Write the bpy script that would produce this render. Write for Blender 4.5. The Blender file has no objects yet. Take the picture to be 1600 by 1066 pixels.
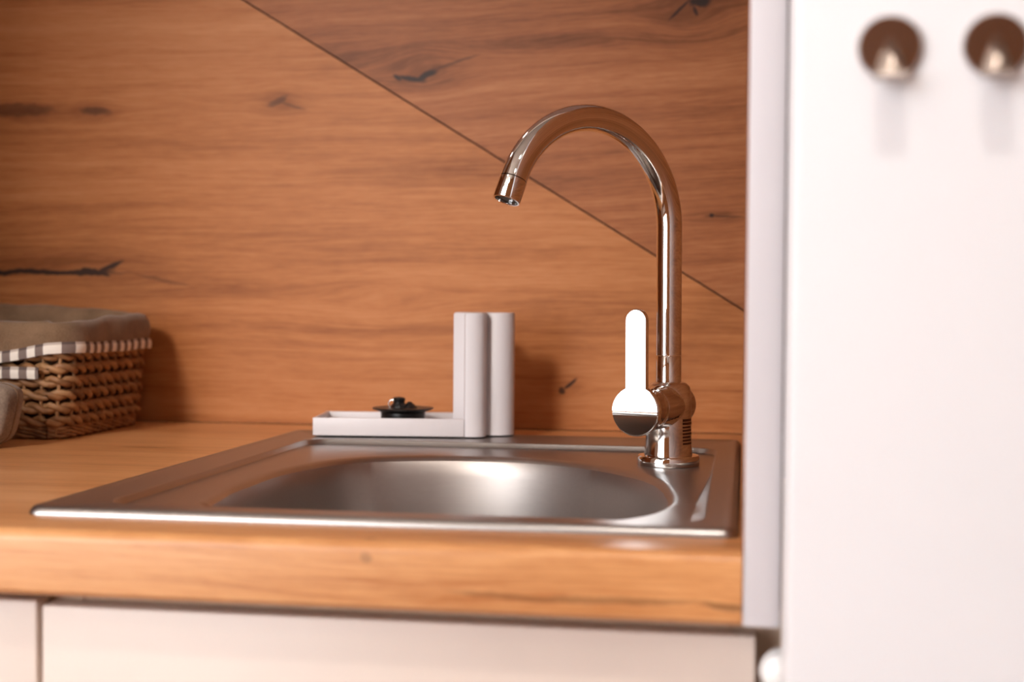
import bpy, bmesh, math, random
from mathutils import Vector, Matrix
random.seed(7)
sc = bpy.context.scene
PI = math.pi

# ---------------------------------------------------------------- camera
cam_d = bpy.data.cameras.new('camera')
cam = bpy.data.objects.new('camera', cam_d)
sc.collection.objects.link(cam)
cam_d.sensor_width = 36.0
cam_d.lens = 36.0 * 2222 / 1600
yaw, pitch, roll = math.radians(9.253), math.radians(1.6245), math.radians(0.438)
fwd = Vector((-math.sin(yaw)*math.cos(pitch), math.cos(yaw)*math.cos(pitch), -math.sin(pitch)))
rgt = Vector((math.cos(yaw), math.sin(yaw), 0))
upv = rgt.cross(fwd)
r2 = math.cos(roll)*rgt + math.sin(roll)*upv
u2 = -math.sin(roll)*rgt + math.cos(roll)*upv
M = Matrix((r2, u2, -fwd)).transposed().to_4x4()
M.translation = Vector((0, -0.7611, 1.0338))
cam.matrix_world = M
cam_d.clip_start = 0.02
cam_d.dof.use_dof = True
cam_d.dof.focus_distance = 1.13
cam_d.dof.aperture_fstop = 4.5
sc.camera = cam

# ---------------------------------------------------------------- world, exposure
w = bpy.data.worlds.new('world'); sc.world = w; w.use_nodes = True
w.node_tree.nodes['Background'].inputs[0].default_value = (0.75, 0.85, 1.0, 1)
w.node_tree.nodes['Background'].inputs[1].default_value = 0.6
sc.view_settings.view_transform = 'Standard'
sc.view_settings.look = 'None'
sc.view_settings.gamma = 1.0
sc.view_settings.use_curve_mapping = False
sc.view_settings.exposure = 0.0
LAMP_POWER = 120.0      # emission of each ceiling spot disc
WINDOW_POWER = 9.6
SPOT_WIDE = 24.0
SPOT_NARROW = 295.0

# ---------------------------------------------------------------- helpers
COL = sc.collection
def lin(r, g, b):
    f = lambda c: (c/255/12.92) if c/255 <= 0.04045 else ((c/255+0.055)/1.055)**2.4
    return (f(r), f(g), f(b), 1.0)

def link(name, me, mat=None, parent=None, smooth=None):
    o = bpy.data.objects.new(name, me); COL.objects.link(o)
    if mat is not None:
        me.materials.clear(); me.materials.append(mat)
    if parent is not None: o.parent = parent
    if smooth is not None:
        me.polygons.foreach_set('use_smooth', [True]*len(me.polygons))
        me.set_sharp_from_angle(angle=math.radians(smooth))
    return o

def obj(name, bm, mat, parent=None, smooth=None, recalc=True):
    if recalc: bmesh.ops.recalc_face_normals(bm, faces=bm.faces)
    me = bpy.data.meshes.new(name); bm.to_mesh(me); bm.free()
    return link(name, me, mat, parent, smooth)

def empty(name, loc=(0, 0, 0)):
    o = bpy.data.objects.new(name, None); COL.objects.link(o)
    o.location = loc; o.empty_display_size = 0.05
    return o

def tag(o, label, cat, group=None, kind=None):
    if label: o['label'] = label
    if cat: o['category'] = cat
    if group: o['group'] = group
    if kind: o['kind'] = kind
    return o

def struct(o, label=None):
    o['kind'] = 'structure'
    if label: o['label'] = label
    return o

def box(bm, x0, x1, y0, y1, z0, z1, bev=0.0, seg=2):
    t = bmesh.new()
    bmesh.ops.create_cube(t, size=1.0)
    for v in t.verts:
        v.co = Vector(((x0+x1)/2+v.co.x*(x1-x0), (y0+y1)/2+v.co.y*(y1-y0), (z0+z1)/2+v.co.z*(z1-z0)))
    if bev > 0:
        bmesh.ops.bevel(t, geom=list(t.edges), offset=bev, segments=seg, affect='EDGES', profile=0.5)
    merge(bm, t)
    return bm

def merge(bm, t, mat=None):
    me = bpy.data.meshes.new('tmp'); t.to_mesh(me); t.free()
    if mat is not None: me.transform(mat)
    bm.from_mesh(me); bpy.data.meshes.remove(me)

def bbox(name, x0, x1, y0, y1, z0, z1, mat, parent=None, bev=0.0, seg=2):
    return obj(name, box(bmesh.new(), x0, x1, y0, y1, z0, z1, bev, seg), mat, parent, 40 if bev else None)

def lathe(prof, n=48, closed=False):
    """profile of (r, z) about z"""
    bm = bmesh.new(); rings = []
    for (r, z) in prof:
        if r < 1e-6: rings.append([bm.verts.new((0, 0, z))])
        else: rings.append([bm.verts.new((r*math.cos(2*PI*k/n), r*math.sin(2*PI*k/n), z)) for k in range(n)])
    for a, b in zip(rings, rings[1:]):
        for k in range(n):
            k2 = (k+1) % n
            if len(a) == 1 and len(b) == 1: continue
            if len(a) == 1: bm.faces.new((a[0], b[k], b[k2]))
            elif len(b) == 1: bm.faces.new((a[k], a[k2], b[0]))
            else: bm.faces.new((a[k], a[k2], b[k2], b[k]))
    return bm

def tube(path, rad, n=16, bm=None, closed=False, cap=True, flat=None):
    """tube along a list of points; rad number or list"""
    bm = bm or bmesh.new()
    P = [Vector(p) for p in path]; N = len(P)
    T = []
    for i in range(N):
        if closed: t = P[(i+1) % N]-P[(i-1) % N]
        else: t = P[min(i+1, N-1)]-P[max(i-1, 0)]
        T.append(t.normalized())
    a = Vector((0, 0, 1)) if abs(T[0].z) < 0.9 else Vector((1, 0, 0))
    nrm = (a - a.dot(T[0])*T[0]).normalized(); rings = []
    for i in range(N):
        nrm = (nrm - nrm.dot(T[i])*T[i]).normalized()
        bn = T[i].cross(nrm); r = rad[i] if isinstance(rad, (list, tuple)) else rad
        rings.append([bm.verts.new(P[i] + (nrm*math.cos(2*PI*k/n) + bn*math.sin(2*PI*k/n))*r) for k in range(n)])
    M_ = N if closed else N-1
    for i in range(M_):
        A, B = rings[i], rings[(i+1) % N]
        for k in range(n):
            bm.faces.new((A[k], A[(k+1) % n], B[(k+1) % n], B[k]))
    if cap and not closed:
        bm.faces.new(rings[0][::-1]); bm.faces.new(rings[-1])
    return bm

def prism(bm, pts, y0, y1, axis='y'):
    """extrude a polygon of (a, b) along one axis"""
    def mk(a, b, c):
        return {'y': (a, c, b), 'x': (c, a, b), 'z': (a, b, c)}[axis]
    A = [bm.verts.new(mk(a, b, y0)) for a, b in pts]
    B = [bm.verts.new(mk(a, b, y1)) for a, b in pts]
    n = len(pts)
    bm.faces.new(A); bm.faces.new(B[::-1])
    for i in range(n):
        bm.faces.new((A[i], B[i], B[(i+1) % n], A[(i+1) % n]))
    return bm

# ---------------------------------------------------------------- material helpers
class NT:
    def __init__(s, name):
        s.mat = bpy.data.materials.new(name); s.mat.use_nodes = True
        s.t = s.mat.node_tree; s.b = s.t.nodes['Principled BSDF']
    def n(s, typ): return s.t.nodes.new(typ)
    def L(s, a, b): s.t.links.new(a, b)
    def m(s, op, a, b=None, c=None, clamp=False):
        nd = s.n('ShaderNodeMath'); nd.operation = op; nd.use_clamp = clamp
        for i, v in enumerate((a, b, c)):
            if v is None: continue
            if isinstance(v, (int, float)): nd.inputs[i].default_value = v
            else: s.L(v, nd.inputs[i])
        return nd.outputs[0]
    def xyz(s, x, y, z=0.0):
        nd = s.n('ShaderNodeCombineXYZ')
        for i, v in enumerate((x, y, z)):
            if isinstance(v, (int, float)): nd.inputs[i].default_value = v
            else: s.L(v, nd.inputs[i])
        return nd.outputs[0]
    def noise(s, vec, scale=1.0, detail=2.0, rough=0.5, dist=0.0):
        nd = s.n('ShaderNodeTexNoise'); nd.inputs['Scale'].default_value = scale
        nd.inputs['Detail'].default_value = detail; nd.inputs['Roughness'].default_value = rough
        nd.inputs['Distortion'].default_value = dist
        s.L(vec, nd.inputs['Vector']); return nd.outputs['Fac']
    def obj(s):
        tc = s.n('ShaderNodeTexCoord'); sp = s.n('ShaderNodeSeparateXYZ')
        s.L(tc.outputs['Object'], sp.inputs[0]); return sp.outputs[0], sp.outputs[1], sp.outputs[2], tc.outputs['Object']
    def ramp(s, fac, stops):
        nd = s.n('ShaderNodeValToRGB'); cr = nd.color_ramp
        while len(cr.elements) < len(stops): cr.elements.new(0.5)
        for e, (p, c) in zip(cr.elements, stops): e.position = p; e.color = c
        s.L(fac, nd.inputs[0]); return nd.outputs[0]
    def mix(s, fac, a, b, mode='MIX'):
        nd = s.n('ShaderNodeMix'); nd.data_type = 'RGBA'; nd.blend_type = mode
        for sock, v in ((nd.inputs[0], fac), (nd.inputs[6], a), (nd.inputs[7], b)):
            if isinstance(v, (int, float)): sock.default_value = v
            elif isinstance(v, tuple): sock.default_value = v
            else: s.L(v, sock)
        return nd.outputs[2]
    def bump(s, h, strength=0.1, dist=0.001):
        nd = s.n('ShaderNodeBump'); nd.inputs['Strength'].default_value = strength
        nd.inputs['Distance'].default_value = dist; s.L(h, nd.inputs['Height'])
        s.L(nd.outputs[0], s.b.inputs['Normal'])

def plain(name, col, rough=0.5, metal=0.0, spec=0.5, var=0.03, coat=0.0):
    t = NT(name); b = t.b
    x, y, z, v = t.obj()
    f = t.noise(v, 9.0, 3.0)
    lo = tuple(c*(1-var) for c in col[:3])+(1,); hi = tuple(min(1, c*(1+var)) for c in col[:3])+(1,)
    t.L(t.ramp(f, [(0.3, lo), (0.7, hi)]), b.inputs['Base Color'])
    b.inputs['Roughness'].default_value = rough; b.inputs['Metallic'].default_value = metal
    b.inputs['Specular IOR Level'].default_value = spec; b.inputs['Coat Weight'].default_value = coat
    return t.mat

def wood(name, cols, uv='xz', ang=0.0, seed=0.0, knots=(), cracks=(), rough=0.45, contrast=1.0, fine=1.0, spec=0.2):
    """printed oak laminate: long grain along u, knots = (u,v,halfwidth,halfheight,swirl,dark), cracks = (u,v,half length,half width,angle,strength)"""
    t = NT(name); b = t.b
    x, y, z, vec = t.obj()
    if uv == 'xz': u, v = x, z
    elif uv == 'yz': u, v = y, z
    elif uv == 'xy': u, v = x, t.m('SUBTRACT', y, z)
    if ang:
        c, s_ = math.cos(ang), math.sin(ang)
        ur = t.m('ADD', t.m('MULTIPLY', u, c), t.m('MULTIPLY', v, s_))
        vr = t.m('SUBTRACT', t.m('MULTIPLY', v, c), t.m('MULTIPLY', u, s_))
    else: ur, vr = u, v
    # slow wander of the grain
    wn = t.noise(t.xyz(t.m('MULTIPLY', ur, 2.2), t.m('MULTIPLY', vr, 5.0), seed), 1.0, 2.0)
    vv = t.m('ADD', vr, t.m('MULTIPLY', t.m('SUBTRACT', wn, 0.5), 0.026))
    dark = None
    for (ku, kv, kw, kh, sw, dk) in knots:
        du = t.m('DIVIDE', t.m('SUBTRACT', u, ku), kw); dv = t.m('DIVIDE', t.m('SUBTRACT', v, kv), kh)
        q = t.m('ADD', t.m('MULTIPLY', du, du), t.m('MULTIPLY', dv, dv))
        g = t.m('POWER', 2.718, t.m('MULTIPLY', q, -1.0))
        vv = t.m('SUBTRACT', vv, t.m('MULTIPLY', t.m('MULTIPLY', g, t.m('SUBTRACT', v, kv)), sw))
        dd = t.m('MULTIPLY', g, dk)
        dark = dd if dark is None else t.m('ADD', dark, dd)
    n1 = t.noise(t.xyz(t.m('MULTIPLY', ur, 1.5), t.m('MULTIPLY', vv, 16.0), seed+3), 1.0, 3.0, 0.55)
    n2 = t.noise(t.xyz(t.m('MULTIPLY', ur, 2.6), t.m('MULTIPLY', vv, 85.0), seed+7), 1.0, 3.0, 0.6)
    n3 = t.noise(t.xyz(t.m('MULTIPLY', ur, 22.0), t.m('MULTIPLY', vv, 520.0), seed+11), 1.0, 2.0, 0.6)
    n4 = t.noise(t.xyz(t.m('MULTIPLY', ur, 60.0), t.m('MULTIPLY', vv, 200.0), seed+13), 1.0, 2.0, 0.6)
    val = t.m('ADD', t.m('MULTIPLY', n1, 0.36), t.m('MULTIPLY', n2, 0.30))
    val = t.m('ADD', val, t.m('ADD', t.m('MULTIPLY', n3, 0.24*fine), t.m('MULTIPLY', n4, 0.10)))
    val = t.m('ADD', t.m('MULTIPLY', t.m('SUBTRACT', val, 0.5*(0.92+0.08)), contrast), 0.5)
    if dark is not None: val = t.m('SUBTRACT', val, dark)
    col = t.ramp(val, [(0.12, cols[0]), (0.36, cols[1]), (0.5, cols[2]), (0.66, cols[3])])
    if cracks:
        cm = None
        for (cu, cv, cl, cw, ca, st) in cracks:
            wv = t.noise(t.xyz(t.m('MULTIPLY', u, 1.0), t.m('MULTIPLY', v, 1.0), seed+cu*7), 60.0, 3.0)
            du0 = t.m('SUBTRACT', u, cu); dv0 = t.m('ADD', t.m('SUBTRACT', v, cv), t.m('MULTIPLY', t.m('SUBTRACT', wv, 0.5), cw*2.2))
            c, s_ = math.cos(ca), math.sin(ca)
            du = t.m('DIVIDE', t.m('ADD', t.m('MULTIPLY', du0, c), t.m('MULTIPLY', dv0, s_)), cl)
            dv = t.m('DIVIDE', t.m('SUBTRACT', t.m('MULTIPLY', dv0, c), t.m('MULTIPLY', du0, s_)), cw)
            q = t.m('ADD', t.m('MULTIPLY', du, du), t.m('MULTIPLY', dv, dv))
            g = t.m('MULTIPLY', t.m('MULTIPLY', t.m('SUBTRACT', 1.15, q), 1.3, clamp=True), st)
            cm = g if cm is None else t.m('MAXIMUM', cm, g)
        col = t.mix(cm, col, lin(38, 22, 14))
    t.L(col, b.inputs['Base Color'])
    b.inputs['Roughness'].default_value = rough
    b.inputs['Specular IOR Level'].default_value = spec
    t.bump(n3, 0.12, 0.0006)
    return t.mat

# ---------------------------------------------------------------- materials
PANEL_COLS = [lin(74, 35, 10), lin(132, 75, 34), lin(172, 108, 60), lin(194, 132, 84)]
PANEL2_COLS = [lin(60, 28, 9), lin(116, 65, 31), lin(154, 93, 53), lin(180, 119, 76)]
mat_panel = wood('oak_print_lower', PANEL_COLS, 'xz', 0.0, 1.3,
    knots=[(-0.775, 1.238, 0.06, 0.014, 0.75, 0.16), (-0.70, 1.236, 0.03, 0.012, 0.9, 0.12), (-0.49, 1.243, 0.022, 0.012, 0.95, 0.10),
           (-0.60, 1.232, 0.06, 0.016, 0.6, 0.02), (-0.75, 1.063, 0.13, 0.022, 0.7, 0.20), (-0.52, 1.045, 0.10, 0.012, 0.8, 0.05),
           (-0.37, 1.035, 0.07, 0.020, 0.9, 0.02), (-0.15, 1.02, 0.10, 0.014, 0.5, 0.07), (-0.176, 0.945, 0.02, 0.010, 0.8, 0.10),
           (-0.30, 1.17, 0.12, 0.016, 0.3, 0.05)],
    cracks=[(-0.775, 1.0615, 0.12, 0.0034, 0.0, 0.95), (-0.705, 1.0615, 0.03, 0.0042, 0.05, 0.95), (-0.682, 1.0670, 0.019, 0.0032, 0.42, 0.92), (-0.690, 1.0600, 0.010, 0.0030, -0.25, 0.9),
            (-0.698, 1.236, 0.020, 0.0045, -0.1, 0.55), (-0.79, 1.238, 0.05, 0.008, 0.0, 0.45), (-0.492, 1.245, 0.013, 0.0045, 0.45, 0.55), (-0.475, 1.239, 0.016, 0.0022, -0.25, 0.4),
            (-0.176, 0.948, 0.010, 0.0022, 0.75, 0.9), (-0.185, 0.941, 0.004, 0.0036, 0.2, 0.85), (-0.62, 1.053, 0.035, 0.0022, -0.2, 0.35)], contrast=0.85)
mat_panel2 = wood('oak_print_upper', PANEL2_COLS, 'xz', math.radians(3.0), 5.1,
    knots=[(-0.335, 1.275, 0.04, 0.022, 0.95, 0.12), (-0.43, 1.29, 0.06, 0.03, 0.5, 0.08), (-0.055, 1.333, 0.05, 0.035, 0.95, 0.10), (-0.03, 1.121, 0.03, 0.008, 0.8, 0.12),
           (-0.18, 1.30, 0.10, 0.012, 0.5, 0.08)],
    cracks=[(-0.346, 1.2645, 0.017, 0.0030, -0.12, 0.95), (-0.331, 1.268, 0.015, 0.0036, 0.42, 0.95), (-0.361, 1.267, 0.006, 0.0030, -0.6, 0.93),
            (-0.30, 1.281, 0.03, 0.0016, 0.3, 0.5),
            (-0.048, 1.339, 0.013, 0.0075, 0.2, 0.95), (-0.068, 1.330, 0.016, 0.0018, 0.75, 0.85), (-0.052, 1.328, 0.006, 0.0022, -1.2, 0.85), (-0.034, 1.343, 0.012, 0.003, 0.5, 0.8),
            (-0.0335, 1.1215, 0.0028, 0.0022, 0.0, 0.95), (-0.02, 1.121, 0.022, 0.0011, -0.03, 0.6)])
TOP_COLS = [lin(112, 60, 26), lin(180, 114, 64), lin(212, 150, 96), lin(224, 166, 114)]
mat_top = wood('oak_worktop', TOP_COLS, 'xy', 0.0, 9.7,
    knots=[(-0.10, -0.872, 0.14, 0.008, 0.6, 0.05), (-0.46, -0.36, 0.06, 0.02, 0.7, 0.05)],
    cracks=[(-0.075, -0.8722, 0.06, 0.0022, -0.02, 0.38), (-0.005, -0.8718, 0.018, 0.0024, 0.1, 0.5), (-0.13, -0.8725, 0.03, 0.002, 0.05, 0.30),
            (-0.205, -0.8905, 0.004, 0.003, 0.2, 0.35), (-0.52, -0.46, 0.03, 0.0025, 0.0, 0.5)], rough=0.33, spec=0.4)
mat_side_wood = wood('oak_print_side', PANEL2_COLS, 'yz', 0.0, 15.2, knots=[(0.3, 1.2, 0.05, 0.02, 0.9, 0.1)])
mat_floor = wood('oak_floor', [lin(60, 34, 20), lin(110, 68, 42), lin(140, 92, 60), lin(160, 110, 76)], 'xy', 0.0, 21.0)
mat_room_wood = wood('spruce_wall', [lin(110, 64, 36), lin(150, 98, 60), lin(176, 120, 78), lin(190, 134, 90)], 'xz', 0.0, 31.0)
mat_backing = plain('dark_joint', lin(70, 38, 20), 0.8)
mat_ceiling = plain('ceiling_paint', lin(208, 194, 180), 0.8)
mat_wall = plain('wall_paint', lin(226, 212, 198), 0.8)
mat_cream = plain('cream_lacquer', lin(221, 203, 190), 0.38)
mat_white = plain('white_lacquer', lin(237, 235, 237), 0.3, var=0.01)
mat_edge = plain('grey_white_edging', lin(208, 202, 204), 0.45, var=0.01)
mat_carcass = plain('carcass_board', lin(214, 186, 160), 0.6)
mat_plastic = plain('white_plastic', lin(202, 195, 197), 0.42, var=0.01)
mat_black = plain('black_rubber', lin(16, 14, 14), 0.35)
mat_print = plain('dark_print', lin(96, 66, 52), 0.25, 0.8)
mat_knob = plain('white_ceramic', lin(250, 248, 246), 0.15)

def metal(name, col, rough, brushed=0.0, aniso=0.0):
    t = NT(name); b = t.b; x, y, z, v = t.obj()
    n = t.noise(t.xyz(t.m('MULTIPLY', x, 8.0), t.m('MULTIPLY', y, 400.0), t.m('MULTIPLY', z, 400.0)), 1.0, 3.0)
    lo = tuple(c*(1-brushed) for c in col[:3])+(1,)
    t.L(t.ramp(n, [(0.3, lo), (0.7, col)]), b.inputs['Base Color'])
    b.inputs['Metallic'].default_value = 1.0
    if brushed > 0:
        rr = t.m('ADD', t.m('MULTIPLY', n, 0.04), rough-0.02); t.L(rr, b.inputs['Roughness'])
    else: b.inputs['Roughness'].default_value = rough
    b.inputs['Anisotropic'].default_value = aniso
    return t.mat
mat_bowl = metal('satin_steel', (0.41, 0.365, 0.34, 1), 0.43, 0.04)
mat_chrome = metal('chrome', (0.80, 0.78, 0.76, 1), 0.035)
mat_steel = metal('brushed_steel', (0.41, 0.385, 0.37, 1), 0.34, 0.04)
mat_hook = metal('polished_hook_steel', (0.46, 0.39, 0.35, 1), 0.22)
mat_aerator = plain('aerator_mesh', lin(48, 44, 42), 0.4)

def emit(name, col, st):
    t = NT(name); b = t.b
    b.inputs['Base Color'].default_value = (0.8, 0.8, 0.8, 1)
    b.inputs['Emission Color'].default_value = col; b.inputs['Emission Strength'].default_value = st
    return t.mat
mat_lamp = emit('lamp_glow', (1.0, 0.92, 0.82, 1), LAMP_POWER)
mat_puck = emit('puck_glow', (1.0, 0.93, 0.85, 1), 12.0)
mat_window = emit('daylight_pane', (0.90, 0.95, 1.0, 1), WINDOW_POWER)

def cloth(name, c0, c1, scale=900):
    t = NT(name); b = t.b; x, y, z, v = t.obj()
    n = t.noise(v, 35.0, 3.0); n2 = t.noise(v, scale, 2.0)
    f = t.m('ADD', t.m('MULTIPLY', n, 0.6), t.m('MULTIPLY', n2, 0.4))
    t.L(t.ramp(f, [(0.35, c0), (0.65, c1)]), b.inputs['Base Color'])
    b.inputs['Roughness'].default_value = 0.95; b.inputs['Specular IOR Level'].default_value = 0.1
    b.inputs['Sheen Weight'].default_value = 0.2
    t.bump(n2, 0.3, 0.001)
    return t.mat
mat_linen = cloth('taupe_linen', lin(106, 82, 62), lin(138, 110, 86))
mat_felt = cloth('taupe_felt', lin(112, 96, 84), lin(150, 132, 116), 500)

def gingham():
    t = NT('gingham'); b = t.b
    uvn = t.n('ShaderNodeUVMap'); uvn.uv_map = 'UVMap'
    sp = t.n('ShaderNodeSeparateXYZ'); t.L(uvn.outputs[0], sp.inputs[0])
    sq = lambda s, p: t.m('GREATER_THAN', t.m('MODULO', t.m('DIVIDE', s, p), 1.0), 0.5)
    a = sq(sp.outputs[0], 0.0165); c = sq(sp.outputs[1], 0.0165)
    f = t.m('ADD', t.m('MULTIPLY', a, 0.72), t.m('MULTIPLY', c, 0.28))
    t.L(t.ramp(f, [(0.0, lin(235, 226, 216)), (0.28, lin(190, 176, 166)), (0.72, lin(128, 112, 106)), (1.0, lin(96, 82, 78))]), b.inputs['Base Color'])
    b.inputs['Roughness'].default_value = 0.9; b.inputs['Specular IOR Level'].default_value = 0.1
    return t.mat
mat_gingham = gingham()

def wicker_mat(name, a, b_):
    t = NT(name); x, y, z, v = t.obj()
    n = t.noise(v, 60.0, 4.0)
    t.L(t.ramp(n, [(0.3, a), (0.7, b_)]), t.b.inputs['Base Color'])
    t.b.inputs['Roughness'].default_value = 0.55
    return t.mat
mat_wicker = wicker_mat('wicker_brown', lin(104, 68, 40), lin(164, 116, 74))
mat_wicker2 = wicker_mat('wicker_light', lin(130, 90, 56), lin(178, 134, 92))

# ================================================================ SETTING
X0, X1, Y0, YW, ZC = -3.2, 1.6, -2.3, 0.6971, 2.40
YB = YW + 0.006                                   # wall behind the splashback sheets
struct(bbox('floor', X0-.1, X1+.1, Y0-.1, YB+.1, -0.05, 0.0, mat_floor), 'brown wooden floor of the small kitchen')
struct(bbox('ceiling', X0-.1, X1+.1, Y0-.1, YB+.1, ZC, ZC+0.05, mat_ceiling), 'plain pale ceiling')
struct(bbox('wall_left', X0-.1, X0, Y0-.1, YB+.1, 0.0, ZC, mat_wall), 'plain cream wall at the left end')
struct(bbox('wall_right', X1, X1+.1, Y0-.1, YB+.1, 0.0, ZC, mat_wall), 'plain cream wall at the right end')

# wall behind the camera with a window opening
WX0, WX1, WZ0, WZ1 = -3.05, -0.90, 0.60, 2.32
bm = bmesh.new()
for (a, b_, c, d) in ((X0, WX0, 0, ZC), (WX1, X1, 0, ZC), (WX0, WX1, 0, WZ0), (WX0, WX1, WZ1, ZC)):
    box(bm, a, b_, Y0-.1, Y0, c, d)
struct(obj('wall_front', bm, mat_room_wood), 'wood clad wall behind the viewer with a window')
win = struct(empty('window_1', ((WX0+WX1)/2, Y0-0.05, WZ0)), 'white framed window letting in daylight')
def wpart(name, x0, x1, y0, y1, z0, z1, m):
    o = bbox(name, x0-win.location.x, x1-win.location.x, y0-win.location.y, y1-win.location.y, z0-WZ0, z1-WZ0, m, win); return o
xm = (WX0+WX1)/2
wpart('pane', WX0+.05, xm-.025, Y0-.06, Y0-.05, WZ0+.05, WZ1-.05, mat_window)
wpart('pane', xm+.025, WX1-.05, Y0-.06, Y0-.05, WZ0+.05, WZ1-.05, mat_window)
wpart('frame_stile', WX0, WX0+.05, Y0-.08, Y0-.01, WZ0, WZ1, mat_white)
wpart('frame_stile', WX1-.05, WX1, Y0-.08, Y0-.01, WZ0, WZ1, mat_white)
wpart('sill', WX0-.05, WX1+.05, Y0+.001, Y0+.10, WZ0-.05, WZ0, mat_room_wood)
wpart('mullion', xm-.025, xm+.025, Y0-.08, Y0-.01, WZ0, WZ1, mat_white)
wpart('frame_rail', WX0+.05, WX1-.05, Y0-.08, Y0-.01, WZ0, WZ0+.05, mat_white)
wpart('frame_rail', WX0+.05, WX1-.05, Y0-.08, Y0-.01, WZ1-.05, WZ1, mat_white)

rad = empty('radiator', (-1.95, Y0+0.06, 0.12)); tag(rad, 'white ribbed radiator under the window behind the viewer', 'radiator')
obj('radiator_panel', box(bmesh.new(), -0.75, 0.75, -0.03, 0.03, 0.0, 0.36, 0.006), mat_white, rad, 40)
rib = box(bmesh.new(), -0.012, 0.012, 0.03, 0.04, 0.02, 0.34, 0.003)
me = bpy.data.meshes.new('rib'); rib.to_mesh(me); rib.free(); me.materials.append(mat_white)
for k_ in range(24):
    o = bpy.data.objects.new('rib', me); COL.objects.link(o); o.parent = rad; o.location = (-0.69+k_*0.06, 0, 0)
for k_ in (-0.5, 0.5): obj('leg', box(bmesh.new(), k_-0.02, k_+0.02, -0.02, 0.02, -0.12, 0.0), mat_white, rad)
# back wall with the two splashback sheets that meet in a diagonal joint
wb = struct(bbox('wall_back', X0, X1, YB, YB+.1, 0.0, ZC, mat_backing), 'back wall clad in oak laminate sheets with a diagonal joint')
def sheet(name, pts, mat, y_front):
    bm = bmesh.new()
    prism(bm, pts, y_front, YB-0.0002)
    bmesh.ops.recalc_face_normals(bm, faces=bm.faces)
    ed = [e for e in bm.edges if all(abs(v.co.y-y_front) < 1e-6 for v in e.verts)]
    bmesh.ops.bevel(bm, geom=ed, offset=0.0006, segments=2, affect='EDGES')
    return obj(name, bm, mat, wb, 30)
A_, B_ = Vector((-0.5305, 1.3519)), Vector((0.0016, 1.0246))
dj = (B_-A_).normalized(); nj = Vector((-dj.y, dj.x))      # points up-right
def on_joint(x=None, z=None, off=0.0):
    p = A_ + nj*off
    s = (x-p.x)/dj.x if x is not None else (z-p.y)/dj.y
    return (p.x+dj.x*s, p.y+dj.y*s)
g = 0.0008
ztop = 2.0
lo = [(X0, 0.9005), (0.0008, 0.9005), on_joint(x=0.0008, off=-g), on_joint(z=ztop, off=-g), (X0, ztop)]
up = [on_joint(x=0.0008, off=g), (0.0008, ztop), on_joint(z=ztop, off=g)]
sheet('laminate_panel', lo, mat_panel, YW)
o = sheet('laminate_panel', up, mat_panel2, YW-0.0006)

# ================================================================ WORKTOP with sink cut-out
ZT = 0.9; TH = 0.0385
XL, XR = -0.9285, 0.0008
SX0, SX1, SY0, SY1 = -0.4352, -0.0013, 0.0496, 0.5864      # sink outline
HX0, HX1, HY0, HY1 = SX0+0.02, SX1-0.015, SY0+0.02, SY1-0.02 # cut-out
def front_profile(y1):
    r = 0.007; p = [(y1, ZT-TH), (0.003, ZT-TH)]
    p += [(0.0, ZT-TH+0.003)]
    for k in range(9):
        a = PI - (PI/2)*k/8
        p.append((r+r*math.cos(a), ZT-r+r*math.sin(a)))
    p.append((y1, ZT)); return p
bm = bmesh.new()
prism(bm, front_profile(HY0), XL, XR, 'x')
box(bm, XL, XR, HY1, YW-0.0005, ZT-TH, ZT)
box(bm, XL, HX0, HY0, HY1, ZT-TH, ZT)
box(bm, HX1, XR, HY0, HY1, ZT-TH, ZT)
wt = obj('worktop', bm, mat_top, None, 25)
tag(wt, 'oak laminate worktop with rounded front edge around the sink', 'worktop')

# ================================================================ BASE CABINETS
def cabinet(label, x0, x1, zdoor, group, drx=None, right_extra=0.0):
    c = empty('base_cabinet', ((x0+x1)/2, 0.3, 0.0))
    tag(c, label, 'cabinet', group)
    T = Matrix.Translation(-c.location)
    def part(name, a, b_, y0, y1, z0, z1, m, bev=0.0):
        bm = box(bmesh.new(), a, b_, y0, y1, z0, z1, bev, 3); bm.transform(T)
        return obj(name, bm, m, c, 40 if bev else None)
    zt = ZT-TH-0.0003
    part('side_panel', x0, x0+.018, 0.042, 0.66, 0.10, zt, mat_carcass)
    part('side_panel', x1-.018, x1+right_extra, 0.046, 0.66, 0.10, zt, mat_carcass)
    part('bottom_panel', x0+.018, x1-.018, 0.042, 0.66, 0.10, 0.118, mat_carcass)
    part('back_panel', x0+.018, x1-.018, 0.65, 0.66, 0.118, zt, mat_carcass)
    part('front_rail', x0+.018, x1-.018, 0.044, 0.060, 0.80, zt, mat_carcass)
    part('plinth', x0, x1+right_extra, 0.08, 0.098, 0.0, 0.10, mat_cream)
    part('door', x0+.0015, (x1 if drx is None else drx)-.0015, 0.022, 0.040, 0.115, zdoor, mat_cream, 0.0015)
    return c, T
cabinet('cream base cabinet at far left, only a sliver of its door showing', -0.9285, -0.4105, 0.8535, 'cream base cabinets')
cabS, TS = cabinet('cream base cabinet with wide flat door beneath the sink', -0.4105, 0.012, 0.8512, 'cream base cabinets', 0.0100, 0.040)
bm = lathe([(0.0, -0.03), (0.006, -0.03), (0.0055, -0.018), (0.008, -0.015), (0.0125, -0.010), (0.0132, -0.005), (0.0105, 0.001), (0.005, 0.0035), (0, 0.004)], 32)
bm.transform(Matrix.Translation((0.0235, 0.0165, 0.8330)) @ Matrix.Rotation(PI/2, 4, 'X')); bm.transform(TS)
k = obj('knob', bm, mat_knob, cabS, 40); k['label'] = 'small round white knob'

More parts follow.
